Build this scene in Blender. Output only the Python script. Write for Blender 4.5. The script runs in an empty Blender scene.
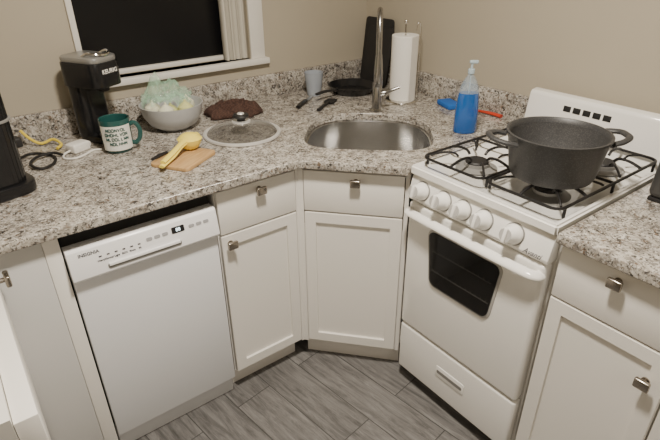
import bpy, bmesh, math, random
from mathutils import Vector, Matrix, noise
random.seed(7)
COL=bpy.context.scene.collection
rad=math.radians
# ------------------------------------------------------------------ materials
def nodes(name):
    m=bpy.data.materials.new(name);m.use_nodes=True
    nt=m.node_tree;b=nt.nodes['Principled BSDF'];return m,nt,b
def mk(name,col,rough=.5,metal=0.,var=.06,vs=8.,bump=0.,bs=200.,coat=0.,trans=0.,ior=1.45,alpha=1.,emit=None,es=0.):
    m,nt,b=nodes(name)
    tc=nt.nodes.new('ShaderNodeTexCoord')
    n=nt.nodes.new('ShaderNodeTexNoise');n.inputs['Scale'].default_value=vs;n.inputs['Detail'].default_value=4
    nt.links.new(tc.outputs['Object'],n.inputs['Vector'])
    mr=nt.nodes.new('ShaderNodeMapRange');mr.inputs['To Min'].default_value=1-var;mr.inputs['To Max'].default_value=1+var
    nt.links.new(n.outputs['Fac'],mr.inputs['Value'])
    mx=nt.nodes.new('ShaderNodeVectorMath');mx.operation='SCALE';mx.inputs[0].default_value=col[:3]
    nt.links.new(mr.outputs['Result'],mx.inputs['Scale'])
    nt.links.new(mx.outputs['Vector'],b.inputs['Base Color'])
    b.inputs['Roughness'].default_value=rough;b.inputs['Metallic'].default_value=metal
    b.inputs['Coat Weight'].default_value=coat;b.inputs['Transmission Weight'].default_value=trans
    b.inputs['IOR'].default_value=ior;b.inputs['Alpha'].default_value=alpha
    if emit:
        b.inputs['Emission Color'].default_value=(*emit,1);b.inputs['Emission Strength'].default_value=es
    if bump:
        n2=nt.nodes.new('ShaderNodeTexNoise');n2.inputs['Scale'].default_value=bs;n2.inputs['Detail'].default_value=5
        nt.links.new(tc.outputs['Object'],n2.inputs['Vector'])
        bp=nt.nodes.new('ShaderNodeBump');bp.inputs['Strength'].default_value=bump;bp.inputs['Distance'].default_value=.002
        nt.links.new(n2.outputs['Fac'],bp.inputs['Height']);nt.links.new(bp.outputs['Normal'],b.inputs['Normal'])
    return m
def ramp(nt,stops,interp='LINEAR'):
    r=nt.nodes.new('ShaderNodeValToRGB');cr=r.color_ramp;cr.interpolation=interp
    while len(cr.elements)<len(stops):cr.elements.new(.5)
    for e,(p,c) in zip(cr.elements,stops):
        e.position=p;e.color=(*c,1) if len(c)==3 else c
    return r
def granite():
    m,nt,b=nodes('granite');L=nt.links.new
    tc=nt.nodes.new('ShaderNodeTexCoord')
    nw=nt.nodes.new('ShaderNodeTexNoise');nw.inputs['Scale'].default_value=70;nw.inputs['Detail'].default_value=3;L(tc.outputs['Object'],nw.inputs['Vector'])
    sw=nt.nodes.new('ShaderNodeVectorMath');sw.operation='SCALE';sw.inputs['Scale'].default_value=.018;L(nw.outputs['Color'],sw.inputs[0])
    aw=nt.nodes.new('ShaderNodeVectorMath');aw.operation='ADD';L(tc.outputs['Object'],aw.inputs[0]);L(sw.outputs[0],aw.inputs[1])
    n1=nt.nodes.new('ShaderNodeTexNoise');n1.inputs['Scale'].default_value=28;n1.inputs['Detail'].default_value=9;n1.inputs['Roughness'].default_value=.78
    L(tc.outputs['Object'],n1.inputs['Vector'])
    r1=ramp(nt,[(.38,(.17,.15,.13)),(.46,(.34,.31,.27)),(.55,(.50,.465,.41)),(.66,(.66,.63,.575))])
    L(n1.outputs['Fac'],r1.inputs['Fac'])
    v=nt.nodes.new('ShaderNodeTexVoronoi');v.inputs['Scale'].default_value=145
    L(aw.outputs[0],v.inputs['Vector'])
    sp=nt.nodes.new('ShaderNodeSeparateColor');L(v.outputs['Color'],sp.inputs['Color'])
    n2=nt.nodes.new('ShaderNodeTexNoise');n2.inputs['Scale'].default_value=24;n2.inputs['Detail'].default_value=4
    L(tc.outputs['Object'],n2.inputs['Vector'])
    ad=nt.nodes.new('ShaderNodeMath');ad.operation='MULTIPLY_ADD';ad.inputs[1].default_value=1.1;ad.inputs[2].default_value=-.54
    L(n2.outputs['Fac'],ad.inputs[0])
    a2=nt.nodes.new('ShaderNodeMath');a2.operation='ADD';L(sp.outputs['Red'],a2.inputs[0]);L(ad.outputs[0],a2.inputs[1])
    rm=ramp(nt,[(0,(.90,.90,.90)),(.12,(.55,.55,.55)),(.27,(.30,.30,.30)),(.42,(0,0,0))],'CONSTANT');L(a2.outputs[0],rm.inputs['Fac'])
    rc=ramp(nt,[(0,(.026,.024,.024)),(.36,(.16,.11,.075)),(.6,(.18,.165,.15)),(.82,(.05,.046,.044))],'CONSTANT');L(sp.outputs['Green'],rc.inputs['Fac'])
    mx=nt.nodes.new('ShaderNodeMix');mx.data_type='RGBA';L(rm.outputs['Color'],mx.inputs[0]);L(r1.outputs['Color'],mx.inputs[6]);L(rc.outputs['Color'],mx.inputs[7])
    v2=nt.nodes.new('ShaderNodeTexVoronoi');v2.inputs['Scale'].default_value=245;L(aw.outputs[0],v2.inputs['Vector'])
    s2=nt.nodes.new('ShaderNodeSeparateColor');L(v2.outputs['Color'],s2.inputs['Color'])
    r2=ramp(nt,[(0,(.75,.75,.75)),(.12,(0,0,0)),(.84,(.45,.45,.45))],'CONSTANT');L(s2.outputs['Red'],r2.inputs['Fac'])
    r3=ramp(nt,[(0,(.05,.045,.04)),(.5,(.76,.735,.69))],'CONSTANT');L(s2.outputs['Red'],r3.inputs['Fac'])
    m2=nt.nodes.new('ShaderNodeMix');m2.data_type='RGBA';L(r2.outputs['Color'],m2.inputs[0]);L(mx.outputs[2],m2.inputs[6]);L(r3.outputs['Color'],m2.inputs[7])
    L(m2.outputs[2],b.inputs['Base Color']);b.inputs['Roughness'].default_value=.2
    return m
def floor_mat():
    m,nt,b=nodes('wood_look_tile');L=nt.links.new
    tc=nt.nodes.new('ShaderNodeTexCoord');mp=nt.nodes.new('ShaderNodeMapping');mp.inputs['Rotation'].default_value=(0,0,rad(82))
    L(tc.outputs['Object'],mp.inputs['Vector'])
    br=nt.nodes.new('ShaderNodeTexBrick');br.inputs['Scale'].default_value=1;br.inputs['Brick Width'].default_value=.62;br.inputs['Row Height'].default_value=.155
    br.inputs['Mortar Size'].default_value=.0019;br.inputs['Color1'].default_value=(1,1,1,1);br.inputs['Color2'].default_value=(.66,.66,.66,1);br.inputs['Mortar'].default_value=(.5,.5,.5,1);br.inputs['Bias'].default_value=0
    br.offset=.37
    L(mp.outputs[0],br.inputs['Vector'])
    m2=nt.nodes.new('ShaderNodeMapping');m2.inputs['Scale'].default_value=(4,34,4);L(mp.outputs[0],m2.inputs['Vector'])
    cm=nt.nodes.new('ShaderNodeVectorMath');cm.operation='ADD';sc=nt.nodes.new('ShaderNodeVectorMath');sc.operation='SCALE';sc.inputs['Scale'].default_value=30
    L(br.outputs['Color'],sc.inputs[0]);L(m2.outputs[0],cm.inputs[0]);L(sc.outputs[0],cm.inputs[1])
    n=nt.nodes.new('ShaderNodeTexNoise');n.inputs['Scale'].default_value=1.3;n.inputs['Detail'].default_value=10;n.inputs['Roughness'].default_value=.78;n.inputs['Distortion'].default_value=.6
    L(cm.outputs[0],n.inputs['Vector'])
    r=ramp(nt,[(.30,(.062,.059,.056)),(.44,(.135,.129,.125)),(.56,(.215,.207,.20)),(.76,(.34,.33,.32))]);L(n.outputs['Fac'],r.inputs['Fac'])
    mu=nt.nodes.new('ShaderNodeMix');mu.data_type='RGBA';mu.blend_type='MULTIPLY';mu.inputs[0].default_value=.6
    L(r.outputs['Color'],mu.inputs[6]);L(br.outputs['Color'],mu.inputs[7])
    mm=nt.nodes.new('ShaderNodeMix');mm.data_type='RGBA';L(br.outputs['Fac'],mm.inputs[0]);L(mu.outputs[2],mm.inputs[6]);mm.inputs[7].default_value=(.05,.048,.045,1)
    L(mm.outputs[2],b.inputs['Base Color']);b.inputs['Roughness'].default_value=.42
    bp=nt.nodes.new('ShaderNodeBump');bp.inputs['Strength'].default_value=.3;bp.inputs['Distance'].default_value=.002;bp.invert=True
    L(br.outputs['Fac'],bp.inputs['Height']);L(bp.outputs[0],b.inputs['Normal'])
    return m
def speckled(name,base,dot,scale,thr,rough):
    m,nt,b=nodes(name);L=nt.links.new
    tc=nt.nodes.new('ShaderNodeTexCoord');v=nt.nodes.new('ShaderNodeTexVoronoi');v.inputs['Scale'].default_value=scale
    L(tc.outputs['Object'],v.inputs['Vector']);s=nt.nodes.new('ShaderNodeSeparateColor');L(v.outputs['Color'],s.inputs['Color'])
    r=ramp(nt,[(0,dot),(thr,base)],'CONSTANT');L(s.outputs['Red'],r.inputs['Fac']);L(r.outputs['Color'],b.inputs['Base Color']);b.inputs['Roughness'].default_value=rough
    return m
def wood_mat(name,c1,c2):
    m,nt,b=nodes(name);L=nt.links.new
    tc=nt.nodes.new('ShaderNodeTexCoord');mp=nt.nodes.new('ShaderNodeMapping');mp.inputs['Scale'].default_value=(6,60,6);L(tc.outputs['Object'],mp.inputs['Vector'])
    n=nt.nodes.new('ShaderNodeTexNoise');n.inputs['Scale'].default_value=2;n.inputs['Detail'].default_value=6;L(mp.outputs[0],n.inputs['Vector'])
    r=ramp(nt,[(.3,c1),(.7,c2)]);L(n.outputs['Fac'],r.inputs['Fac']);L(r.outputs['Color'],b.inputs['Base Color']);b.inputs['Roughness'].default_value=.5
    return m
def waffle(name,c1,c2):
    m,nt,b=nodes(name);L=nt.links.new
    tc=nt.nodes.new('ShaderNodeTexCoord');ck=nt.nodes.new('ShaderNodeTexChecker');ck.inputs['Scale'].default_value=150
    ck.inputs['Color1'].default_value=(*c1,1);ck.inputs['Color2'].default_value=(*c2,1)
    L(tc.outputs['Object'],ck.inputs['Vector']);L(ck.outputs['Color'],b.inputs['Base Color']);b.inputs['Roughness'].default_value=.95
    bp=nt.nodes.new('ShaderNodeBump');bp.inputs['Strength'].default_value=.5;bp.inputs['Distance'].default_value=.002;L(ck.outputs['Fac'],bp.inputs['Height']);L(bp.outputs[0],b.inputs['Normal'])
    return m
GRAN=granite();FLOOR=floor_mat()
WALL=mk('wall_paint',(.425,.380,.298),.85,var=.03,vs=3,bump=.15,bs=250)
CEIL=mk('ceiling_paint',(.60,.57,.51),.9,var=.02)
TRIM=mk('trim_paint',(.75,.725,.67),.45,var=.03)
CAB=mk('cabinet_paint',(.82,.795,.745),.34,var=.02,vs=2)
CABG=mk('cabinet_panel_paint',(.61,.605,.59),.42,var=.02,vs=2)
ENAM=mk('white_enamel',(.87,.855,.815),.14,var=.015,vs=3,coat=.5)
DWW=mk('white_appliance',(.76,.77,.79),.3,var=.015,vs=3)
DWP=mk('white_panel',(.87,.87,.88),.28,var=.015,vs=3)
DARK=mk('dark_gap',(.010,.010,.010),.7)
BLK=mk('black_plastic',(.010,.010,.011),.25,var=.1)
BLKM=mk('matte_black',(.016,.015,.015),.55,var=.15)
IRON=mk('cast_iron',(.010,.009,.009),.45,var=.2,bump=.3,bs=300)
NICK=mk('brushed_nickel',(.44,.40,.35),.25,1.,var=.08,vs=30)
CHR=mk('chrome',(.72,.70,.66),.14,1.,var=.04)
BRUSH=mk('brushed_faucet_metal',(.42,.415,.405),.24,1.,var=.1,vs=40)
RIMM=mk('satin_steel',(.88,.87,.85),.38,.55,var=.05)
STEEL=mk('stainless_steel',(.60,.595,.585),.26,1.,var=.10,vs=20,bump=.06,bs=80)
GLASSB=mk('night_window_glass',(.004,.004,.005),.30,var=.1)
OVG=mk('oven_glass',(.012,.011,.010),.06,var=.1,coat=.5,alpha=.45)
OVC=mk('oven_cavity',(.008,.008,.008),.6)
RACK=mk('oven_rack_metal',(.42,.41,.38),.35,.6)
GREYP=mk('grey_plastic',(.22,.215,.205),.4)
LGREY=mk('light_grey_plastic',(.44,.43,.41),.35)
TXTG=mk('grey_print',(.06,.06,.07),.5)
WHT=mk('white_plastic',(.82,.80,.75),.4)
PAPER=mk('paper_towel',(.84,.82,.77),.9,var=.04,bump=.5,bs=160)
BOWL=mk('bowl_glaze',(.47,.475,.475),.35,var=.05)
BROWN=waffle('brown_waffle_cloth',(.085,.043,.031),(.048,.024,.018))
WOOD=wood_mat('bamboo',(.44,.26,.11),(.60,.40,.19))
YEL=mk('yellow_enamel',(.88,.72,.14),.3,var=.08)
YELC=mk('yellow_cable',(.80,.62,.08),.4)
PEAR=mk('onion_skin',(.62,.62,.28),.4,var=.15,vs=20)
PEAR2=mk('pale_onion_skin',(.74,.74,.56),.4,var=.15,vs=20)
TEAL=mk('teal_glaze',(.018,.080,.074),.25,var=.08,coat=.5)
CREAM=mk('cream_glaze',(.76,.76,.70),.3)
POT=speckled('speckled_pot',(.036,.036,.037),(.066,.065,.064),620,.20,.45)
POTI=speckled('speckled_pot_inside',(.048,.047,.047),(.088,.086,.083),620,.22,.42)
BAG=mk('plastic_bag',(.50,.78,.58),.08,var=.15,vs=25,alpha=.30,coat=1.,bump=1.,bs=40)
TUMB=mk('frosted_plastic',(.42,.46,.52),.25,alpha=.75)
SOAP=mk('blue_soap',(.004,.12,.46),.08,var=.05,coat=.8,alpha=.74)
SOAPB=mk('clear_bottle',(.45,.58,.68),.1,alpha=.30,coat=.9)
SPB=mk('blue_sponge',(.02,.13,.48),.9,bump=.8,bs=300)
RED=mk('red_plastic',(.55,.05,.02),.4)
LAMP=mk('lamp_diffuser',(.9,.85,.75),.5,emit=(1.,.88,.72),es=7)
SCREEN=mk('display_black',(.02,.02,.022),.15)
TOAST=mk('grey_metal_case',(.10,.10,.10),.3,.6)
# ------------------------------------------------------------------ mesh builder
def rpts(x0,x1,y0,y1,r,n=7):
    pts=[]
    for cx,cy,a0 in ((x1-r,y1-r,0),(x0+r,y1-r,90),(x0+r,y0+r,180),(x1-r,y0+r,270)):
        for k in range(n):
            a=rad(a0+90*k/(n-1));pts.append((cx+r*math.cos(a),cy+r*math.sin(a)))
    return pts
class MB:
    def __init__(s): s.bm=bmesh.new()
    def _merge(s,b2,M=None):
        if M is not None: bmesh.ops.transform(b2,matrix=M,verts=b2.verts)
        me=bpy.data.meshes.new('t');b2.to_mesh(me);b2.free();s.bm.from_mesh(me);bpy.data.meshes.remove(me)
    def box(s,x0,x1,y0,y1,z0,z1,bv=.0,seg=2,M=None,taper=None):
        b=bmesh.new();bmesh.ops.create_cube(b,size=1)
        for v in b.verts:
            v.co=Vector((x0+(v.co.x+.5)*(x1-x0),y0+(v.co.y+.5)*(y1-y0),z0+(v.co.z+.5)*(z1-z0)))
        if taper:
            cx,cy=(x0+x1)/2,(y0+y1)/2
            for v in b.verts:
                if v.co.z>(z0+z1)/2: v.co.x=cx+(v.co.x-cx)*taper;v.co.y=cy+(v.co.y-cy)*taper
        if bv>0: bmesh.ops.bevel(b,geom=list(b.edges),offset=bv,segments=seg,affect='EDGES',profile=.5)
        s._merge(b,M);return s
    def prism(s,pts,a0,a1,axis='x',bv=0,M=None):
        b=bmesh.new()
        def P(a,p):
            return {'x':(a,p[0],p[1]),'y':(p[0],a,p[1]),'z':(p[0],p[1],a)}[axis]
        v0=[b.verts.new(P(a0,p)) for p in pts];v1=[b.verts.new(P(a1,p)) for p in pts]
        n=len(pts)
        b.faces.new(v0);b.faces.new(v1[::-1])
        for i in range(n): b.faces.new((v0[i],v1[i],v1[(i+1)%n],v0[(i+1)%n]))
        bmesh.ops.recalc_face_normals(b,faces=b.faces)
        if bv>0: bmesh.ops.bevel(b,geom=list(b.edges),offset=bv,segments=2,affect='EDGES',profile=.5)
        s._merge(b,M);return s
    def lathe(s,prof,seg=32,M=None,sx=1,sy=1):
        b=bmesh.new();rings=[]
        for r,z in prof:
            if r<1e-5: rings.append([b.verts.new((0,0,z))])
            else: rings.append([b.verts.new((r*math.cos(2*math.pi*i/seg)*sx,r*math.sin(2*math.pi*i/seg)*sy,z)) for i in range(seg)])
        for A,B in zip(rings,rings[1:]):
            if len(A)==1 and len(B)==1: continue
            for i in range(seg):
                j=(i+1)%seg
                if len(A)==1: b.faces.new((A[0],B[i],B[j]))
                elif len(B)==1: b.faces.new((A[i],A[j],B[0]))
                else: b.faces.new((A[i],A[j],B[j],B[i]))
        bmesh.ops.recalc_face_normals(b,faces=b.faces)
        s._merge(b,M);return s
    def cyl(s,r,z0,z1,seg=24,M=None,bv=.0):
        if bv>0: return s.lathe([(0,z0),(r-bv,z0),(r,z0+bv),(r,z1-bv),(r-bv,z1),(0,z1)],seg,M)
        return s.lathe([(0,z0),(r,z0),(r,z1),(0,z1)],seg,M)
    def tube(s,pts,r,seg=10,res=6,closed=False,flat=1.,smooth=True,M=None,up=None):
        P=[Vector(p) for p in pts];n=len(P)
        rs=r if isinstance(r,(list,tuple)) else [r]*n
        out=[];ro=[]
        if smooth and n>2:
            rng=n if closed else n-1
            for i in range(rng):
                p0=P[(i-1)%n] if (closed or i>0) else P[0]*2-P[1]
                p1=P[i];p2=P[(i+1)%n];p3=P[(i+2)%n] if (closed or i+2<n) else P[-1]*2-P[-2]
                for k in range(res):
                    t=k/res
                    out.append(.5*((2*p1)+(p2-p0)*t+(2*p0-5*p1+4*p2-p3)*t*t+(3*p1-p0-3*p2+p3)*t**3))
                    ro.append(rs[i]*(1-t)+rs[(i+1)%n]*t)
            if not closed: out.append(P[-1]);ro.append(rs[-1])
        else: out=P;ro=list(rs)
        b=bmesh.new();m=len(out);rings=[]
        T=(out[1]-out[0]).normalized()
        ref=Vector(up) if up else (Vector((0,0,1)) if abs(T.z)<.9 else Vector((1,0,0)))
        N=(ref-T*ref.dot(T)).normalized()
        for i in range(m):
            if closed: T=(out[(i+1)%m]-out[i-1]).normalized()
            else: T=(out[min(i+1,m-1)]-out[max(i-1,0)]).normalized()
            N=(N-T*N.dot(T))
            if N.length<1e-6: N=T.orthogonal()
            N.normalize();B=T.cross(N)
            rings.append([b.verts.new(out[i]+N*(math.cos(2*math.pi*k/seg)*ro[i]*flat)+B*(math.sin(2*math.pi*k/seg)*ro[i])) for k in range(seg)])
        for i in range(m if closed else m-1):
            A=rings[i];C=rings[(i+1)%m]
            for k in range(seg):
                j=(k+1)%seg;b.faces.new((A[k],A[j],C[j],C[k]))
        if not closed:
            b.faces.new(rings[0]);b.faces.new(rings[-1][::-1])
        bmesh.ops.recalc_face_normals(b,faces=b.faces)
        s._merge(b,M);return s
    def ball(s,r,c=(0,0,0),sc=(1,1,1),sub=3):
        b=bmesh.new();bmesh.ops.create_icosphere(b,subdivisions=sub,radius=1)
        for v in b.verts:
            d=v.co.normalized();v.co=Vector((c[0]+d.x*r*sc[0],c[1]+d.y*r*sc[1],c[2]+d.z*r*sc[2]))
        s._merge(b);return s
    def rrect(s,x0,x1,z0,z1,r,y0,y1,M=None,bv=0):
        return s.prism(rpts(x0,x1,z0,z1,r),y0,y1,'y',bv,M)
    def vbox(s,x0,x1,y0,y1,z0,z1,r,bv=.003):
        return s.prism(rpts(x0,x1,y0,y1,r),z0,z1,'z',bv)
    def obj(s,name,mat,parent=None,loc=(0,0,0),rot=(0,0,0),smooth=True,ang=35,label=None):
        me=bpy.data.meshes.new(name);s.bm.to_mesh(me);s.bm.free()
        return mobj(name,me,mat,parent,loc,rot,smooth,ang,label)
def mobj(name,me,mat,parent=None,loc=(0,0,0),rot=(0,0,0),smooth=True,ang=35,label=None):
    if smooth:
        for p in me.polygons:p.use_smooth=True
        me.set_sharp_from_angle(angle=rad(ang))
    if mat: me.materials.clear();me.materials.append(mat)
    o=bpy.data.objects.new(name,me);COL.objects.link(o)
    o.location=loc;o.rotation_euler=rot
    if parent:o.parent=parent
    if label:o['label']=label
    return o
def tag(o,label,cat,group=None):
    o['label']=label;o['category']=cat
    if group:o['group']=group
    return o
def thing(name,label,cat,loc=(0,0,0),rz=0,group=None):
    o=bpy.data.objects.new(name,None);COL.objects.link(o);o.location=loc;o.rotation_euler=(0,0,rz);o.empty_display_size=.05
    return tag(o,label,cat,group)
def struct(o):
    o['kind']='structure';return o
def text(name,body,size,mat,parent,loc,rot,ext=.0004,align='CENTER',shear=0,weight=0):
    c=bpy.data.curves.new(name,'FONT');c.body=body;c.size=size;c.extrude=ext;c.align_x=align;c.align_y='CENTER';c.shear=shear;c.offset=weight;c.resolution_u=3
    t=bpy.data.objects.new(name+'_tmp',c);COL.objects.link(t)
    dg=bpy.context.evaluated_depsgraph_get();me=bpy.data.meshes.new_from_object(t.evaluated_get(dg))
    bpy.data.objects.remove(t)
    return mobj(name,me,mat,parent,loc,rot,False)
def flat_curve(polys,z0,z1,bev,name):
    c=bpy.data.curves.new(name,'CURVE');c.dimensions='2D';c.fill_mode='BOTH';c.extrude=(z1-z0)/2-bev;c.bevel_depth=bev;c.bevel_resolution=2;c.offset=-bev
    for P in polys:
        sp=c.splines.new('POLY');sp.points.add(len(P)-1)
        for q,p in zip(sp.points,P):q.co=(p[0],p[1],0,1)
        sp.use_cyclic_u=True
    t=bpy.data.objects.new('tmpc',c);COL.objects.link(t)
    dg=bpy.context.evaluated_depsgraph_get();me=bpy.data.meshes.new_from_object(t.evaluated_get(dg));bpy.data.objects.remove(t)
    for v in me.vertices:v.co.z+=(z0+z1)/2
    return me
ZC=.914
# ------------------------------------------------------------------ room
XL,YB,HC=-2.55,-3.3,2.45
WX0,WX1,WZ0,WZ1=-1.385,-.685,1.095,2.05
struct(MB().box(XL,0.12,YB,.12,-.05,0).obj('floor',FLOOR,smooth=False))
struct(MB().box(XL,0.12,YB,.12,HC,HC+.05).obj('ceiling',CEIL,smooth=False))
struct(MB().box(XL,WX0,0,.12,0,HC).box(WX1,0.12,0,.12,0,HC).box(WX0,WX1,0,.12,0,WZ0).box(WX0,WX1,0,.12,WZ1,HC).obj('wall_north',WALL,smooth=False))
struct(MB().box(0,.12,YB,0,0,HC).obj('wall_east',WALL,smooth=False))
struct(MB().box(XL-.12,XL,YB,.12,0,HC).obj('wall_west',WALL,smooth=False))
struct(MB().box(XL-.12,.12,YB-.12,YB,0,HC).obj('wall_south',WALL,smooth=False))
w=MB()
w.box(WX0,WX0+.012,.06,.10,WZ0,WZ1,.002).box(WX1-.05,WX1,.06,.10,WZ0,WZ1,.003)
w.box(WX0,WX1,.06,.10,WZ1-.05,WZ1,.003).box(WX0,WX1,.06,.10,WZ0,WZ0+.018,.003)
win=struct(w.obj('window_1',TRIM))
MB().box(WX0+.01,WX1-.03,.082,.088,WZ0+.01,WZ1-.03).obj('window_pane',GLASSB,win,smooth=False,label='black night-time window glass')
pts=[(WX1-.112+.110*i/150+.006*math.sin(i*.55),.030+.026*math.sin(i*.42)) for i in range(151)]
bl=MB();b=bmesh.new();A=[b.verts.new((x,y,WZ0+.004)) for x,y in pts];B=[b.verts.new((x,y,WZ1-.02)) for x,y in pts]
for i in range(150): b.faces.new((A[i],A[i+1],B[i+1],B[i]))
bl._merge(b);bl.obj('curtain',mk('curtain_cloth',(.55,.52,.45),.9,var=.08),win,ang=60,label='pale folded curtain edge')
struct(MB().box(WX0-.03,WX1+.085,-.03,.06,WZ0-.026,WZ0,.004).obj('trim_1',TRIM))
t=MB().box(WX1,WX1+.07,-.014,0,WZ0,WZ1+.07,.003).box(WX0-.022,WX0,-.014,0,WZ0,WZ1+.07,.003).box(WX0,WX1,-.014,0,WZ1,WZ1+.07,.003)
struct(t.obj('trim_2',TRIM))
# ------------------------------------------------------------------ worktops
SC=Vector((-.585,-.708));SU=Vector((-.673,-.74));SV=Vector((.74,-.673))
def sink_outline(off=0,n=88):
    P=[]
    for i in range(n):
        a=2*math.pi*i/n;c,s_=math.cos(a),math.sin(a)
        e=3.8 if s_>0 else 2.6
        b=.178 if s_>0 else .255
        v=.240*math.copysign(abs(c)**(2/e),c);u=b*math.copysign(abs(s_)**(2/e),s_)
        k=1+off/.22
        P.append(SC+SU*(u*k)+SV*(v*k))
    return P
outer=[(XL,0),(XL,-2.6),(-1.96,-2.6),(-1.96,-.775),(-.953,-.775),(-.71,-1.046),(0,-1.046),(0,0)]
me=flat_curve([outer,[tuple(p) for p in sink_outline()]],.884,.914,.004,'wt')
tag(mobj('worktop',me,GRAN),'speckled cream and brown granite worktop around the corner sink','countertop')
me=flat_curve([[(0,-1.578),(0,-2.9),(-.71,-2.9),(-.71,-1.578)]],.884,.914,.004,'wt2')
tag(mobj('worktop',me,GRAN),'short speckled granite worktop next to the stove','countertop')
b=MB().box(XL,0,-.02,0,.914,1.016,.002).box(-.02,0,-1.046,-.02,.914,1.016,.002)
tag(b.obj('backsplash',GRAN),'low granite backsplash strip along the corner walls','backsplash')
b=MB().box(-.02,0,-2.9,-1.578,.914,1.016,.002)
tag(b.obj('backsplash',GRAN),'low granite backsplash strip beyond the stove','backsplash')
snk=thing('sink','undermount stainless steel D-shaped sink set in granite','sink',(SC.x,SC.y,ZC))
b=bmesh.new();rings=[]
levels=[(.02,-.031),(-.002,-.031),(-.006,-.033),(-.007,-.10),(-.011,-.195),(-.024,-.222),(-.07,-.231),(-.13,-.235)]
for off,z in levels:
    rings.append([b.verts.new((p.x-SC.x,p.y-SC.y,z)) for p in sink_outline(off)])
for A,B in zip(rings,rings[1:]):
    for i in range(len(A)):
        j=(i+1)%len(A);b.faces.new((A[i],A[j],B[j],B[i]))
b.faces.new(rings[-1]);bmesh.ops.recalc_face_normals(b,faces=b.faces)
m_=MB();m_._merge(b);m_.obj('basin',STEEL,snk,ang=60)
MB().lathe([(0,-.231),(.02,-.231),(.022,-.229),(.04,-.227),(.045,-.231),(.045,-.234)],24).obj('drain',CHR,snk)
# ------------------------------------------------------------------ cabinets
def shaker(w_,h,t=.02,fr=.058,rec=.009):
    b=bmesh.new();bmesh.ops.create_cube(b,size=1)
    for v in b.verts: v.co=Vector(((v.co.x+.5)*w_,(v.co.y+.5)*t,(v.co.z+.5)*h))
    f=[f for f in b.faces if f.normal.y<-.9][0]
    bmesh.ops.inset_region(b,faces=[f],thickness=fr)
    bmesh.ops.inset_region(b,faces=[f],thickness=.0015)
    for v in f.verts:v.co.y+=rec
    ee=[e for e in b.edges if not e.is_boundary and e.calc_face_angle(0)>1.2 and all(abs(v.co.y)<1e-5 or v.co.y>t-1e-5 for v in e.verts) ]
    oe=[e for e in ee if max(abs(v.co.x-w_/2) for v in e.verts)>w_/2-1e-4]
    bmesh.ops.bevel(b,geom=oe,offset=.002,segments=2,affect='EDGES')
    m=MB();m._merge(b);return m
def knob(parent,x,z,y=0,s=1.1):
    k=MB().cyl(.0065,0,.016,14,M=Matrix.Rotation(rad(90),4,'X')).cyl(.0105,.0,.003,18,M=Matrix.Rotation(rad(90),4,'X'))
    k.box(-.0165*s,.0165*s,-.028,-.015,-.0125*s,.0125*s,.004,3)
    return k.obj('knob',NICK,parent,(x,y,z),label='brushed nickel square knob')
def cabinet(label,loc,rz,w_,depth,parts,out=0):
    c=thing('base_cabinet',label,'cabinet',loc,rz)
    bb=MB().box(0,w_,.021,depth,.10,.883).box(0,w_,.06,depth,.0,.10)
    bb.obj('body',CAB,c,smooth=False)
    for kind,x0,x1,z0,z1,kx,kz in parts:
        if kind=='drawer':
            d=MB().box(0,x1-x0,0,.02+out,0,z1-z0,.0025).obj('drawer',CAB,c,(x0,-out,z0))
        else:
            d=shaker(x1-x0,z1-z0).obj('door',CAB,c,(x0,0,z0),ang=25)
        if kx is not None: knob(d,kx-x0,kz-z0,0,1.25 if out else 1.1)
    return c
g=.003
cabinet('narrow white shaker cabinet with drawer beside the dishwasher',(-1.252,-.745,0),0,.300,.73,
 [('drawer',g,.300,.712,.868,.155,.84),('door',g,.300,.108,.706,.032,.675)])
ang=math.atan2(-.29,.26)
c=thing('base_cabinet','diagonal white corner cabinet under the sink','cabinet',(-.94,-.745,0),ang)
W_=.3895
cb=MB();Mi=(Matrix.Translation((-.94,-.745,0))@Matrix.Rotation(ang,4,'Z')).inverted()
cb.box(W_-.016,W_-.002,.008,.12,.10,.883).box(.01,W_,.021,.04,.10,.64).box(.01,W_,.021,.045,.855,.883).box(.0,W_,.055,.08,0,.10)
cb.prism([(-.950,-.743),(-.940,-.743),(-.927,-.757),(-.915,-.72),(-.915,-.70),(-.950,-.70)],.10,.883,'z',M=Mi)
cb.prism([(-.93,-.70),(-.66,-1.0),(-.03,-1.0),(-.03,-.03),(-.93,-.03)],.10,.118,'z',M=Mi)
cb.obj('body',CAB,c,smooth=False)
d=MB().box(0,W_-.038,0,.02,0,.156,.0025).obj('drawer',CAB,c,(.019,0,.712),label='fixed false drawer front');knob(d,(W_-.038)/2+.01,.126)
shaker(W_-.038,.598).obj('door',CAB,c,(.019,0,.108),ang=25)
cabinet('white shaker cabinet with drawer next to the stove',(-.68,-1.580,0),-math.pi/2,.325,.66,
 [('drawer',g,.322,.712,.868,.155,.84),('door',g,.322,.108,.706,.280,.615)])
cabinet('white shaker cabinet at the end of the run',(-.68,-1.905,0),-math.pi/2,.6,.66,
 [('drawer',g,.597,.712,.868,.3,.84),('door',g,.597,.108,.706,.55,.66)])
c=thing('base_cabinet','plain blind corner cabinet panel beside the dishwasher','cabinet',(-1.905,-.745,0))
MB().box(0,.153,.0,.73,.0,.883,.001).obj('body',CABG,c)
MB().box(.154,.194,.0,.73,.0,.883,.002).obj('end_panel',CAB,c,label='narrow white end panel')
cabinet('white cabinet of the return run with slightly open drawer',(-1.888,-1.35,0),math.pi/2,.602,.60,
 [('drawer',g,.590,.712,.868,.550,.830),('door',g,.597,.108,.706,None,None)],out=.018)
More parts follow.
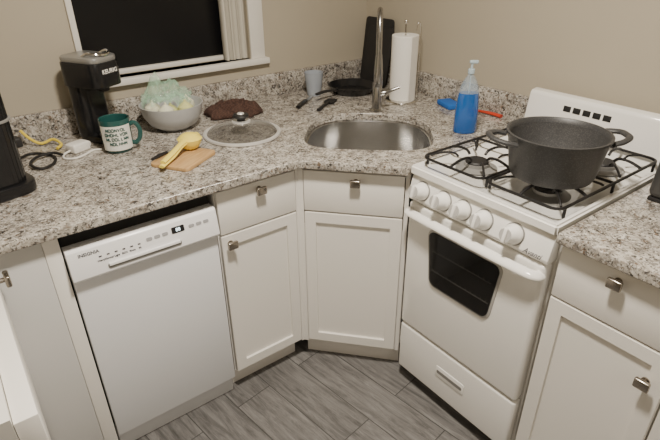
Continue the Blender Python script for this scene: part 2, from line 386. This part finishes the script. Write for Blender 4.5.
# ------------------------------------------------------------------ dishwasher
dw=thing('dishwasher','slim white built-in dishwasher with front control panel','dishwasher',(-1.708,-.745,0))
w_=.447
MB().box(.004,w_-.004,.03,.6,.10,.878).obj('tub',DARK,dw,smooth=False,label='dark gap around the dishwasher tub')
MB().box(.004,w_-.004,.03,.06,.0,.10,.002).obj('toe_kick',DWW,dw)
MB().box(.003,w_-.003,-.004,.03,.092,.727,.004).obj('door',DWW,dw)
cp=MB().prism([(.03,.731),(-.022,.731),(-.028,.739),(-.014,.821),(-.007,.827),(.03,.827)],.002,w_-.002,'x',.002).obj('control_panel',DWP,dw)
TL=-9.7
RP=(rad(90+TL),0,0);RR=(rad(TL),0,0)
def onp(x,z,e=.0): return (x,-.0282-e+(z-.750)/.082*.014,z-.011)
MB().rrect(.098,.318,-.0085,.0085,.007,-.0012,.001).obj('handle_recess',GREYP,cp,onp(.0,.765),RR,label='long pocket handle recess')
MB().box(.102,.314,-.006,.000,.001,.0095,.0012).obj('handle_lip',DWP,cp,onp(.0,.765),RR)
text('brand_lettering','INSIGNIA',.0135,TXTG,cp,onp(.058,.818,.0003),RP,weight=.0003)
MB().rrect(-.020,.020,-.010,.010,.003,-.0012,.001).obj('display',SCREEN,cp,onp(.315,.808),RR)
text('display_digits','88',.015,mk('digits',(.7,.9,.9),.4,emit=(.8,.95,1.),es=2.5),cp,onp(.315,.808,.0018),RP)
for i in range(6):
    x=.085+i*.022
    MB().box(-.004,.004,-.0012,.001,-.0018,.0018,.0004).obj('indicator_light',TXTG,cp,onp(x,.801),RR)
    text('program_lettering',['Heavy','Normal','Light','ECO','Rinse','90'][i],.0078,TXTG,cp,onp(x,.789,.0003),RP,weight=.0002)
BW=mk('button_white',(.36,.36,.37),.4)
for i,x in enumerate([.226,.250,.274,.358,.382,.406]):
    MB().rrect(-.009,.009,-.005,.005,.004,-.0014,.001).obj('button',BW,cp,onp(x,.806),RR)
# ------------------------------------------------------------------ gas range
st=thing('gas_stove','white four-burner gas stove with oven and lower drawer','stove',(-.69,-1.052,0),-math.pi/2)
w_=.516
MB().box(0,w_,.03,.645,.07,.895,.003).obj('body',ENAM,st)
for x in (.05,w_-.05):
    for y in (.06,.58):
        MB().cyl(.018,0,.07,16).obj('leg',BLKM,st,(x,y,0))
b=bmesh.new();bmesh.ops.create_cube(b,size=1)
for v in b.verts: v.co=Vector((-.003+(v.co.x+.5)*(w_+.006),-.012+(v.co.y+.5)*.607,.893+(v.co.z+.5)*.032))
f=[f for f in b.faces if f.normal.z>.9][0]
bmesh.ops.inset_region(b,faces=[f],thickness=.022)
bmesh.ops.inset_region(b,faces=[f],thickness=.012)
for v in f.verts:v.co.z-=.010
be=[e for e in b.edges if e.calc_face_angle(0)>.8]
bmesh.ops.bevel(b,geom=be,offset=.006,segments=3,affect='EDGES')
m_=MB();m_._merge(b);ct=m_.obj('cooktop',ENAM,st,ang=50)
MB().prism([(.03,.806),(-.012,.806),(-.018,.818),(-.002,.880),(.006,.891),(.03,.891)],.0,w_,'x',.003).obj('control_panel',ENAM,st)
for i,x in enumerate([.055,.145,.222,.300,.402]):
    MB().lathe([(0.0,.0),(.033,.0),(.0315,.0022),(0,.0022)],32).obj('knob_ring',GREYP,st,(x,-.0095,.850),(rad(75),0,0))
    k=MB().lathe([(0,.0),(.0290,.0),(.030,.004),(.028,.014),(.0235,.020),(.022,.038),(.0195,.042),(0,.042)],32)
    k=k.obj('control_knob',ENAM,st,(x,-.0115,.850),(rad(75),0,0))
    MB().lathe([(0,.0418),(.0190,.0418),(.0190,.0432),(0,.0432)],32).obj('knob_face',LGREY,k)
    MB().box(-.0055,.0055,-.0205,.0205,.038,.050,.003,3).obj('grip_bar',ENAM,k)
text('brand_lettering','Avanti',.021,TXTG,st,(w_-.048,-.0172,.822),(rad(76),0,0),shear=.35,ext=.0006)
od=MB().box(.004,w_-.004,-.014,.03,.292,.799,.012,4).obj('oven_door',ENAM,st)
def taper_pts(x0,x1,z0,z1,r,t):
    P=rpts(x0,x1,z0,z1,r);xm=(x0+x1)/2
    return [(xm+(x-xm)*(1-t*(z1-z)/(z1-z0)),z) for x,z in P]
MB().prism(taper_pts(.100,.396,.525,.742,.032,.16),-.0175,-.010,'y',.002).obj('window_frame',LGREY,od,label='grey window surround')
MB().prism(taper_pts(.109,.387,.534,.733,.025,.16),-.0180,-.0165,'y').obj('oven_cavity',OVC,od,label='dark oven interior')
rk=MB()
for z in (.590,.664):
    rk.tube([(.132,-.0186,z),(.364,-.0186,z)],.0018,6,smooth=False)
    for k in range(12):
        x=.140+k*.0196;rk.tube([(x,-.0186,z),(x,-.0186,z+.010)],.0010,5,smooth=False)
rk.obj('oven_rack',RACK,od)
MB().prism(taper_pts(.109,.387,.534,.733,.025,.16),-.0225,-.0208,'y').obj('oven_window',OVG,od,label='dark tinted oven window glass')
h=MB().tube([(.012,-.008,.768),(.018,-.030,.772),(.06,-.042,.775),(w_/2,-.048,.778),(w_-.06,-.042,.775),(w_-.018,-.030,.772),(w_-.012,-.008,.768)],[.015,.0155,.0155,.0155,.0155,.0155,.015],16,6,flat=.55,up=(0,-1,.35))
h.obj('handle',ENAM,od)
dr=MB().box(.004,w_-.004,-.012,.03,.065,.284,.011,4).obj('storage_drawer',ENAM,st)
MB().rrect(.195,.325,.160,.208,.010,-.0145,-.008,bv=.0015).obj('pull_frame',ENAM,dr)
MB().rrect(.203,.317,.178,.192,.005,-.0155,-.01).obj('pull_slot',GREYP,dr)
bg=MB().prism([(.580,.90),(.580,.925),(.600,1.060),(.606,1.070),(.635,1.074),(.652,1.070),(.655,1.055),(.655,.90)],-.002,w_+.002,'x',.004).obj('backguard',ENAM,st)
for i in range(5):
    MB().box(-.0135,.0135,-.002,.002,-.010,.010,.001).obj('vent_slot',DARK,bg,(.155+i*.036,.5958,1.032),(rad(-8),0,0))
for bx in (.132,.384):
    for by in (.150,.455):
        bu=MB().lathe([(.0,.917),(.062,.917),(.066,.919),(.054,.9205),(.045,.926),(.04,.926),(.04,.936),(0,.936)],36).obj('burner',GREYP,ct,(bx,by,0),label='round gas burner ring')
        MB().lathe([(0,.936),(.036,.936),(.037,.939),(.033,.944),(0,.945)],30).obj('burner_cap',BLKM,bu)
def grate(x0,x1):
    y0,y1=.016,.572;z=.952;r=.0045;gm=MB();c=.03
    ring=[]
    for cx,cy,a0 in ((x1-c,y1-c,0),(x0+c,y1-c,90),(x0+c,y0+c,180),(x1-c,y0+c,270)):
        for k in range(6): ring.append((cx+c*math.cos(rad(a0+18*k)),cy+c*math.sin(rad(a0+18*k)),z))
    gm.tube(ring,r,8,closed=True,smooth=False)
    ym=(y0+y1)/2;gm.tube([(x0,ym,z),(x1,ym,z)],r,8,smooth=False)
    xm=(x0+x1)/2
    for cy in (.150,.455):
        ya,yb=(y0,ym) if cy<.3 else (ym,y1)
        for a in range(0,360,45):
            c_,s_=math.cos(rad(a)),math.sin(rad(a))
            ri=.034 if a%90==0 else .062
            inn=Vector((xm+c_*ri,cy+s_*ri,z+.001))
            tx=1e9 if abs(c_)<.01 else ((x1-xm) if c_>0 else (xm-x0))/abs(c_)
            ty=1e9 if abs(s_)<.01 else ((yb-cy) if s_>0 else (cy-ya))/abs(s_)
            t_=min(tx,ty)
            if a%90: t_=min(t_,.150)
            o=Vector((xm+c_*t_,cy+s_*t_,z))
            d_=inn-o
            gm.tube([o,o+d_*.15+Vector((0,0,.006)),o+d_*.5+Vector((0,0,.013)),o+d_*.85+Vector((0,0,.011)),inn],r*(1 if a%90==0 else .8),8,4)
    for x in (x0,x1):
        for y in (y0+c,ym,y1-c):
            gm.tube([(x,y,z),(x,y,.921)],r,8,smooth=False)
    return gm.obj('grate',IRON,ct)
grate(.018,.252);grate(.264,.498)
# ------------------------------------------------------------------ pot
pt=thing('cooking_pot','large dark speckled two-handled pot on the front burner','pot',(-.528,-1.428,.971),rad(-37))
PS=.97;PZ=.95
MB().lathe([(r*PS,z*PZ) for r,z in [(0,0),(.100,0),(.114,.006),(.120,.02),(.136,.122),(.142,.130),(.1425,.136),(.137,.137),(.133,.133),(.129,.121)]],56).obj('body',POT,pt)
MB().lathe([(r*PS,z*PZ) for r,z in [(.1295,.122),(.1135,.022),(.103,.010),(0,.009)]],56).obj('inside_coating',POTI,pt)
for sgn in (1,-1):
    MB().tube([(sgn*.128,-.050,.108),(sgn*.156,-.047,.114),(sgn*.182,-.026,.118),(sgn*.186,0,.119),(sgn*.182,.026,.118),(sgn*.156,.047,.114),(sgn*.128,.050,.108)],.0095,10,5,flat=.75).obj('handle',POT,pt)
# ------------------------------------------------------------------ faucet
fu=thing('faucet','tall brushed metal gooseneck pull-down faucet behind the sink','faucet',(-.368,-.508,ZC),math.atan2(SU.y,SU.x)+.02)
MB().lathe([(0,0),(.029,0),(.029,.006),(.023,.010),(.020,.014),(.020,.12),(.015,.128),(0,.128)],28).obj('base',BRUSH,fu)
MB().tube([(0,0,.12),(0,0,.22),(0,0,.33),(.008,0,.375),(.035,0,.405),(.068,0,.413),(.10,0,.400),(.122,0,.363),(.128,0,.32),(.129,0,.25)],.0112,14,5).obj('neck',BRUSH,fu)
MB().lathe([(0,0),(.016,0),(.019,.006),(.0175,.06),(.0130,.125),(0,.125)],22).obj('spray_head',BRUSH,fu,(.129,0,.135))
MB().tube([(0,.015,.075),(0,.035,.08),(-.005,.06,.088),(-.01,.095,.10)],[.013,.012,.007,.006],12,4).obj('lever_handle',BRUSH,fu)
# ------------------------------------------------------------------ paper towel
pt=thing('paper_towel_holder','chrome wire paper towel holder in the corner','paper towel holder',(-.165,-.455,ZC))
hb=MB().lathe([(0,0),(.075,0),(.076,.004),(.07,.008),(0,.008)],36)
hb.tube([(0,0,.006),(0,0,.335)],.004,10,smooth=False).ball(.009,(0,0,.34),sub=2)
hb.tube([(.072,0,.006),(.073,0,.12),(.073,0,.30),(.06,0,.335),(.05,0,.30)],.0025,8,5,M=Matrix.Rotation(rad(-20),4,'Z'))
hb.obj('stand',CHR,pt)
o=MB().lathe([(.02,0),(.057,0),(.0585,.002),(.0585,.276),(.057,.278),(.02,.278),(.018,.27),(.018,.01),(.02,0)],40)
o.box(.0,.058,.0565,.0585,.0,.278,M=Matrix.Rotation(rad(200),4,'Z'))
tag(o.obj('paper_towel_roll',PAPER,None,(-.165,-.455,ZC+.0085)),'white paper towel roll standing on its holder','paper towel roll')
for i,(yy,hh,ww,lean,xx) in enumerate([(-.135,.315,.20,7,-.062),(-.165,.28,.18,10,-.088)]):
    m_=MB().rrect(-ww/2,ww/2,0,hh,.02,-.004,.004,bv=.001)
    o=m_.obj('cutting_board',BLKM,None,(xx,yy,ZC+.001),(rad(-lean),0,rad(-90)))
    tag(o,['taller','shorter'][i]+' thin black cutting board leaning on the backsplash','cutting board','black cutting boards')
fp=thing('frying_pan','black non-stick frying pan resting in the corner','frying pan',(-.25,-.20,ZC),rad(190))
MB().lathe([(0,0),(.085,0),(.095,.005),(.118,.036),(.120,.038),(.116,.038),(.092,.009),(0,.006)],40).obj('body',BLK,fp)
MB().tube([(.112,0,.030),(.15,0,.036),(.20,0,.040),(.25,0,.038)],[.008,.008,.011,.009],10,5,flat=.6).obj('handle',BLKM,fp)
sp=thing('kitchen_knife','black-handled kitchen knife lying on the granite','knife',(-.62,-.275,ZC+.003),rad(38))
MB().prism([(0,-.012),(.02,-.015),(.09,-.012),(.12,.004),(0,.006)],-.001,.001,'z').obj('blade',CHR,sp,(.11,0,.004))
MB().tube([(0,0,.006),(.05,0,.007),(.11,-.002,.006)],[.010,.012,.010],10,4,flat=.7).obj('handle',BLK,sp)
sp=thing('spatula','black nylon spatula lying on the granite near the pan','spatula',(-.575,-.365,ZC+.003),rad(33))
MB().tube([(0,0,.005),(.06,0,.007),(.13,0,.007)],[.009,.008,.006],8,4,flat=.6).obj('handle',BLKM,sp)
MB().rrect(.12,.19,-.024,.024,.010,-.004,-.001,M=Matrix.Rotation(rad(-90),4,'X')).obj('blade',BLKM,sp,(0,0,.002))
tb=thing('tumbler','small translucent blue-grey plastic cup by the backsplash','cup',(-.425,-.125,ZC))
MB().lathe([(0,0),(.032,0),(.033,.003),(.045,.105),(.0455,.107),(.043,.107),(.031,.006),(0,.005)],32).obj('cup_body',TUMB,tb)
# soap bottle
sb=thing('dish_soap_bottle','clear pump bottle of blue dish soap beside the sink','soap bottle',(-.29,-.925,ZC),rad(-37))
MB().lathe([(0,0),(.041,0),(.045,.006),(.043,.08),(.040,.12),(.037,.150),(0,.150)],32,sy=.68).obj('liquid',SOAP,sb,(0,0,.001),label='bright translucent blue liquid')
MB().lathe([(.0375,.151),(.034,.172),(.023,.198),(.012,.214),(.011,.226),(0,.226)],32,sy=.72).obj('bottle_shoulder',SOAPB,sb)
pm=MB().cyl(.0022,.03,.222,8).cyl(.012,.220,.238,20,bv=.002).cyl(.0045,.238,.260,12)
pm.box(-.010,.022,-.007,.007,.256,.268,.004,3);pm.obj('pump',mk('pump_white',(.52,.64,.70),.3,alpha=.75),sb)
o=MB().box(-.055,.055,-.033,.033,0,.022,.006,3).obj('sponge',SPB,None,(-.075,-.66,ZC),(0,0,rad(70)));tag(o,'blue scrubbing sponge next to the backsplash','sponge')
o=MB().tube([(0,0,.008),(.05,.005,.01),(.11,0,.010),(.15,-.008,.008)],[.007,.008,.010,.012],10,5,flat=.6).obj('dish_brush',RED,None,(-.07,-.76,ZC),(0,0,rad(-75)));tag(o,'small red-orange plastic brush lying on the granite','utensil')
# ------------------------------------------------------------------ lid
ld=thing('pot_lid','smoky glass pot lid with steel rim and black knob','pot lid',(-.972,-.418,ZC))
MB().lathe([(.134,.0),(.143,.000),(.147,.004),(.146,.011),(.140,.013),(.133,.010),(.134,.0)],56).obj('rim',RIMM,ld)
MB().lathe([(.134,.009),(.12,.024),(.08,.041),(.03,.050),(0,.051)],56).obj('glass_dome',mk('lid_glass',(.09,.085,.075),.03,alpha=.46,coat=1.),ld)
MB().lathe([(.030,.0495),(.036,.0495),(.035,.054),(.0,.054)],28).obj('knob_washer',RIMM,ld)
MB().lathe([(0,.053),(.016,.053),(.014,.060),(.026,.066),(.031,.072),(.028,.078),(0,.081)],28).obj('knob',BLKM,ld)
MB().lathe([(.0,.0805),(.014,.0800),(.011,.0835),(0,.084)],24).obj('knob_cap',RIMM,ld)
# ------------------------------------------------------------------ brown cloth
def cloth(cx,cy,rx,ry,h,name,mat,seed):
    b=bmesh.new();N=90;V={}
    for i in range(N+1):
        for j in range(N+1):
            u=i/N*2-1;v=j/N*2-1
            d=max(abs(u),abs(v));rr=math.hypot(u,v)
            k=(d/rr if rr>1e-6 else 1)*.55+.45
            q=Vector((u*k*rx,v*k*ry,0))
            f=1+.22*noise.noise(Vector((u*1.6+seed,v*1.6,seed)))
            q.x*=f;q.y*=f
            q.x+=.016*noise.noise(Vector((u*3,v*3,seed)));q.y+=.016*noise.noise(Vector((u*3,v*3,seed+9)))
            e=max(0,1-d**5)
            n1=1-abs(noise.noise(Vector((u*1.5+v*.9+seed,v*2.0-u*.8,1.3))))*2.5
            n2=1-abs(noise.noise(Vector((u*3.0+seed,v*3.8-u*2,4.3))))*2.4
            q.z=.003+h*e**.5*(max(.12,.42+.36*n1+.26*n2))
            V[i,j]=b.verts.new(q)
    for i in range(N):
        for j in range(N): b.faces.new((V[i,j],V[i+1,j],V[i+1,j+1],V[i,j+1]))
    m=MB();m._merge(b);o=m.obj(name,mat,None,(cx,cy,ZC),(0,0,rad(-20)),ang=180)
    md=o.modifiers.new('s','SOLIDIFY');md.thickness=.003;md.offset=1
    return o
tag(cloth(-.870,-.158,.115,.078,.050,'dish_towel',BROWN,6.4),'crumpled dark brown waffle towel on the granite','towel')
# ------------------------------------------------------------------ bowl + bag
bw=thing('bowl','pale grey bowl holding bagged produce','bowl',(-1.145,-.180,ZC))
MB().lathe([(r*1.06,z*1.06) for r,z in [(0,0),(.05,0),(.055,.004),(.085,.022),(.105,.055),(.113,.090),(.114,.094),(.110,.094),(.101,.056),(.08,.027),(.05,.010),(0,.008)]],48).obj('bowl_body',BOWL,bw)
for i,(x,y,z,mt) in enumerate([(.035,-.052,.078,PEAR),(-.040,-.047,.078,PEAR2),(.068,.014,.078,PEAR2),(-.002,.006,.060,PEAR),(-.068,.020,.078,PEAR2)]):
    on=thing('onion',['yellow-green onion in the bowl','pale onion in the bowl'][0 if mt is PEAR else 1],'onion',(-1.145+x,-.180+y,ZC+z),i*1.3,'onions in the grey bowl')
    MB().lathe([(0,-.030),(.012,-.029),(.026,-.016),(.031,0),(.028,.014),(.014,.026),(.005,.032),(.003,.04),(0,.041)],24).obj('bulb',mt,on)
b=bmesh.new();N=120
V={}
for i in range(N+1):
    for j in range(N+1):
        u=i/N*2-1;v=j/N*2-1
        rr=max(abs(u),abs(v));hh=math.hypot(u,v);k=(rr/hh if hh>1e-6 else 1)
        x=u*k;y=v*k
        f=1+.25*noise.noise(Vector((x*1.7+2,y*1.7,1)))
        r1=.5-abs(noise.noise(Vector((x*2.0+4,y*2.0,2.2))))*1.7
        r2=.5-abs(noise.noise(Vector((x*4.6+4,y*4.6,5.2))))*1.7
        r3=.5-abs(noise.noise(Vector((x*10+4,y*10,9.2))))*1.6
        pk=math.exp(-((x+.35)**2+(y-.2)**2)/.10)+.85*math.exp(-((x-.30)**2+(y-.30)**2)/.07)
        z=.104+.070*pk+.034*r1+.026*r2*(.5+pk)+.008*r3-.012*max(0,rr-.75)/.25
        V[i,j]=b.verts.new((x*.108*f+.014*r2,y*.082*f+.012*r1+.024,z))
for i in range(N):
    for j in range(N): b.faces.new((V[i,j],V[i+1,j],V[i+1,j+1],V[i,j+1]))
m=MB();m._merge(b)
tag(m.obj('plastic_bag',BAG,None,(-1.145,-.162,ZC+.008),ang=180),'crinkled translucent green plastic bag in the bowl','plastic bag')
# ------------------------------------------------------------------ wooden board + squeezer
o=MB().rrect(-.09,.09,-.075,.075,.018,-.006,.006,M=Matrix.Rotation(rad(90),4,'X'),bv=.002).obj('cutting_board',WOOD,None,(-1.255,-.53,ZC+.0065),(0,0,rad(33)));tag(o,'small bamboo cutting board under a citrus squeezer','cutting board')
sq=thing('citrus_squeezer','yellow hand-held citrus squeezer lying on the wooden board','citrus squeezer',(-1.205,-.475,ZC+.0125),rad(218))
MB().lathe([(0,0),(.016,.0),(.030,.009),(.039,.026),(.042,.038),(.039,.038),(.032,.020),(.014,.006),(0,.005)],36).obj('lower_cup',YEL,sq)
MB().lathe([(0.0,.058),(.014,.057),(.027,.052),(.038,.042),(.043,.038),(.040,.034),(0,.036)],36).obj('upper_press',YEL,sq)
MB().tube([(.034,.0,.034),(.07,.0,.028),(.12,.0,.016),(.19,.0,.008)],[.013,.010,.011,.010],12,5,flat=.5).obj('handle',YEL,sq)
MB().tube([(.034,0,.042),(.07,0,.036),(.12,0,.027),(.18,0,.019)],[.013,.010,.011,.010],12,5,flat=.5).obj('handle',YEL,sq)
MB().tube([(-.042,-.012,.036),(-.050,0,.038),(-.042,.012,.036)],.006,8,4).obj('hinge',YEL,sq)
kn=thing('paring_knife','small dark-handled paring knife on the wooden board','knife',(-1.345,-.500,ZC+.0135),rad(28))
MB().prism([(0,-.007),(.05,-.006),(.065,.003),(0,.004)],-.0007,.0007,'z').obj('blade',CHR,kn,(.06,0,.004))
MB().tube([(-.01,0,.005),(.03,0,.006),(.062,0,.005)],[.006,.008,.006],8,4,flat=.7).obj('handle',BLKM,kn)
# ------------------------------------------------------------------ single-serve coffee maker (local +x is its front)
cm=thing('coffee_maker','slim black single-serve coffee maker under the window','coffee maker',(-1.402,-.142,ZC),rad(-60))
MB().vbox(-.080,.080,-.056,.056,0,.026,.035).obj('base',BLK,cm,ang=30)
MB().vbox(-.083,.002,-.059,.059,.02,.25,.035).obj('tower',BLK,cm,ang=30)
MB().vbox(.008,.074,-.042,.042,.024,.030,.02,.001).obj('drip_tray',GREYP,cm,ang=30)
MB().vbox(-.088,.090,-.066,.066,.204,.288,.038,.005).obj('brew_head',BLK,cm,ang=30)
MB().vbox(-.085,.087,-.063,.063,.286,.308,.036,.008).obj('lid',mk('silver_grey_lid',(.36,.36,.35),.3,.6),cm,ang=30)
MB().tube([(.02,-.042,.308),(.045,-.042,.318),(.072,-.03,.316),(.082,0,.312),(.072,.03,.316),(.045,.042,.318),(.02,.042,.308)],.005,8,4).obj('lid_handle',CHR,cm)
text('brand_lettering','KEURIG',.020,WHT,cm,(.0906,0,.258),(rad(90),0,rad(90)),weight=.0004)
MB().cyl(.020,.185,.208,20,bv=.003).obj('spout',BLKM,cm,(.045,0,0))
# mug
mg=thing('mug','pale mug with teal lettering, rim and handle before the coffee maker','mug',(-1.397,-.296,ZC),rad(-30))
S=1.12
MB().lathe([(r*S,z*S*1.06) for r,z in [(0,0),(.036,0),(.040,.004),(.0445,.03),(.0455,.095),(.0445,.099),(.042,.097),(.041,.03),(.034,.008),(0,.007)]],40).obj('mug_body',TEAL,mg)
MB().tube([(x*S,y,z*S*1.06) for x,y,z in [(.043,0,.078),(.060,0,.082),(.072,0,.062),(.068,0,.036),(.055,0,.022),(.042,0,.024)]],.006,10,5,flat=1.3).obj('handle',TEAL,mg)
b=bmesh.new();A=[];B=[]
for i in range(25):
    a=rad(-140+128*i/24)
    A.append(b.verts.new((.0513*math.cos(a),.0513*math.sin(a),.014)));B.append(b.verts.new((.0520*math.cos(a),.0520*math.sin(a),.100)))
for i in range(24): b.faces.new((A[i],A[i+1],B[i+1],B[i]))
m=MB();m._merge(b);m.obj('printed_face',CREAM,mg)
sqg=MB()
def stroke(a0,z0,a1,z1):
    P=[]
    for i in range(4):
        a=rad(a0+(a1-a0)*i/3);z=z0+(z1-z0)*i/3;P.append((.0524*math.cos(a),.0524*math.sin(a),z))
    sqg.tube(P,.0014,6,2)
random.seed(3)
for z,a0,a1 in ((.082,-112,-34),(.066,-118,-30),(.050,-116,-32),(.034,-104,-42)):
    a=a0
    while a<a1-6:
        kd=random.choice('HNVLO')
        w2=7;hh=.0095
        if kd=='H': stroke(a,z,a,z+hh);stroke(a+w2,z,a+w2,z+hh);stroke(a,z+hh/2,a+w2,z+hh/2)
        elif kd=='N': stroke(a,z,a,z+hh);stroke(a,z+hh,a+w2,z);stroke(a+w2,z,a+w2,z+hh)
        elif kd=='V': stroke(a,z+hh,a+w2/2,z);stroke(a+w2/2,z,a+w2,z+hh)
        elif kd=='L': stroke(a,z,a,z+hh);stroke(a,z,a+w2*.8,z)
        else: stroke(a,z,a,z+hh);stroke(a+w2,z,a+w2,z+hh);stroke(a,z,a+w2,z);stroke(a,z+hh,a+w2,z+hh)
        a+=w2+4
sqg.obj('printed_script',TEAL,mg)
# ------------------------------------------------------------------ black appliance at the edge
ba=thing('air_fryer','tall glossy black countertop appliance at the end of the counter','air fryer',(-1.842,-.42,ZC),rad(14))
MB().vbox(-.135,.135,-.11,.11,0,.035,.05,.006).obj('base',BLK,ba,ang=30)
MB().vbox(-.125,.118,-.10,.10,.03,.37,.05,.012).obj('body',BLK,ba,ang=30)
MB().vbox(-.128,.123,-.104,.104,.215,.222,.052,.001).obj('trim_ring',GREYP,ba,ang=30)
MB().box(.115,.150,-.018,.018,.11,.14,.006,3).obj('basket_handle',BLKM,ba)
# ------------------------------------------------------------------ charger and cables
o=thing('power_adapter','white wall-charger block with cable on the granite','charger',(-1.515,-.215,ZC),rad(25))
MB().box(-.034,.034,-.024,.024,0,.032,.006,3).obj('adapter_body',WHT,o)
MB().box(.02,.046,-.012,.012,.006,.024,.004,2).obj('plug_head',WHT,o)
MB().tube([(-.03,0,.012),(-.06,.0,.006),(-.08,-.03,.004),(-.06,-.06,.004),(-.02,-.06,.004),(.02,-.05,.004),(.04,-.07,.004)],.0035,8,6).obj('cable',WHT,o)
o=MB().tube([(-1.70,-.20,ZC+.012),(-1.66,-.16,ZC+.006),(-1.62,-.19,ZC+.006),(-1.60,-.25,ZC+.006),(-1.62,-.31,ZC+.006),(-1.66,-.33,ZC+.007),(-1.68,-.28,ZC+.012),(-1.65,-.23,ZC+.014),(-1.60,-.22,ZC+.014),(-1.575,-.25,ZC+.010)],.0048,8,7).obj('power_cord',BLKM);tag(o,'black appliance cable looped on the worktop','cable')  # power cord of a worktop appliance, not a charger lead
o=MB().tube([(-1.66,-.045,ZC+.06),(-1.64,-.06,ZC+.03),(-1.61,-.08,ZC+.010),(-1.57,-.09,ZC+.02),(-1.555,-.14,ZC+.012),(-1.575,-.165,ZC+.008)],.005,8,7).obj('extension_cable',YELC);tag(o,'yellow extension cable by the backsplash','cable')
ts=thing('toaster','dark grey metal toaster at the edge of the counter','toaster',(-.22,-1.75,ZC))
MB().box(-.13,.13,-.13,.13,.01,.17,.02,4,taper=.96).obj('case',TOAST,ts)
MB().box(-.125,.125,-.125,.125,0,.012,.003).obj('base',BLKM,ts)
sl=MB().box(-.1,.1,-.06,-.035,.168,.172).box(-.1,.1,.035,.06,.168,.172);sl.obj('bread_slots',DARK,ts)
MB().box(-.145,-.128,-.02,.02,.09,.105,.003).obj('lever',BLK,ts)
# ------------------------------------------------------------------ lights
lf=thing('ceiling_light','round flush ceiling light','ceiling light',(-1.30,-1.50,HC))
MB().lathe([(0,-.05),(.12,-.05),(.155,-.035),(.16,-.02),(.16,0),(0,0)],40).obj('diffuser',LAMP,lf)
def area(loc,size,power,col,rot=(0,0,0),shape='DISK'):
    l=bpy.data.lights.new('area_light','AREA');l.shape=shape;l.size=size;l.energy=power;l.color=col
    o=bpy.data.objects.new('area_light',l);COL.objects.link(o);o.location=loc;o.rotation_euler=rot;return o
area((-1.30,-1.50,HC-.07),.22,56,(1.,.91,.785))
area((-1.6,-3.1,1.9),.8,4,(1.,.95,.88),(rad(70),0,0),'DISK')  # unseen fill light added behind the camera, no fixture there
wd=bpy.data.worlds.new('w');bpy.context.scene.world=wd;wd.use_nodes=True
wd.node_tree.nodes['Background'].inputs[0].default_value=(.01,.012,.02,1);wd.node_tree.nodes['Background'].inputs[1].default_value=.3
# ------------------------------------------------------------------ camera
cx,cy,cz,ph,th,ro,f=-1.838,-2.129,1.565,0.928,0.499,-0.009,514.206
F=Vector((math.cos(ph)*math.cos(th),math.sin(ph)*math.cos(th),-math.sin(th)))
R=Vector((math.sin(ph),-math.cos(ph),0));U=R.cross(F)
R2=R*math.cos(ro)+U*math.sin(ro);U2=-R*math.sin(ro)+U*math.cos(ro)
cam=bpy.data.cameras.new('camera');co=bpy.data.objects.new('camera',cam);COL.objects.link(co)
M=Matrix((( R2.x,U2.x,-F.x,cx),(R2.y,U2.y,-F.y,cy),(R2.z,U2.z,-F.z,cz),(0,0,0,1)))
co.matrix_world=M;cam.sensor_width=36;cam.lens=f/660*36;cam.clip_start=.02
bpy.context.scene.camera=co
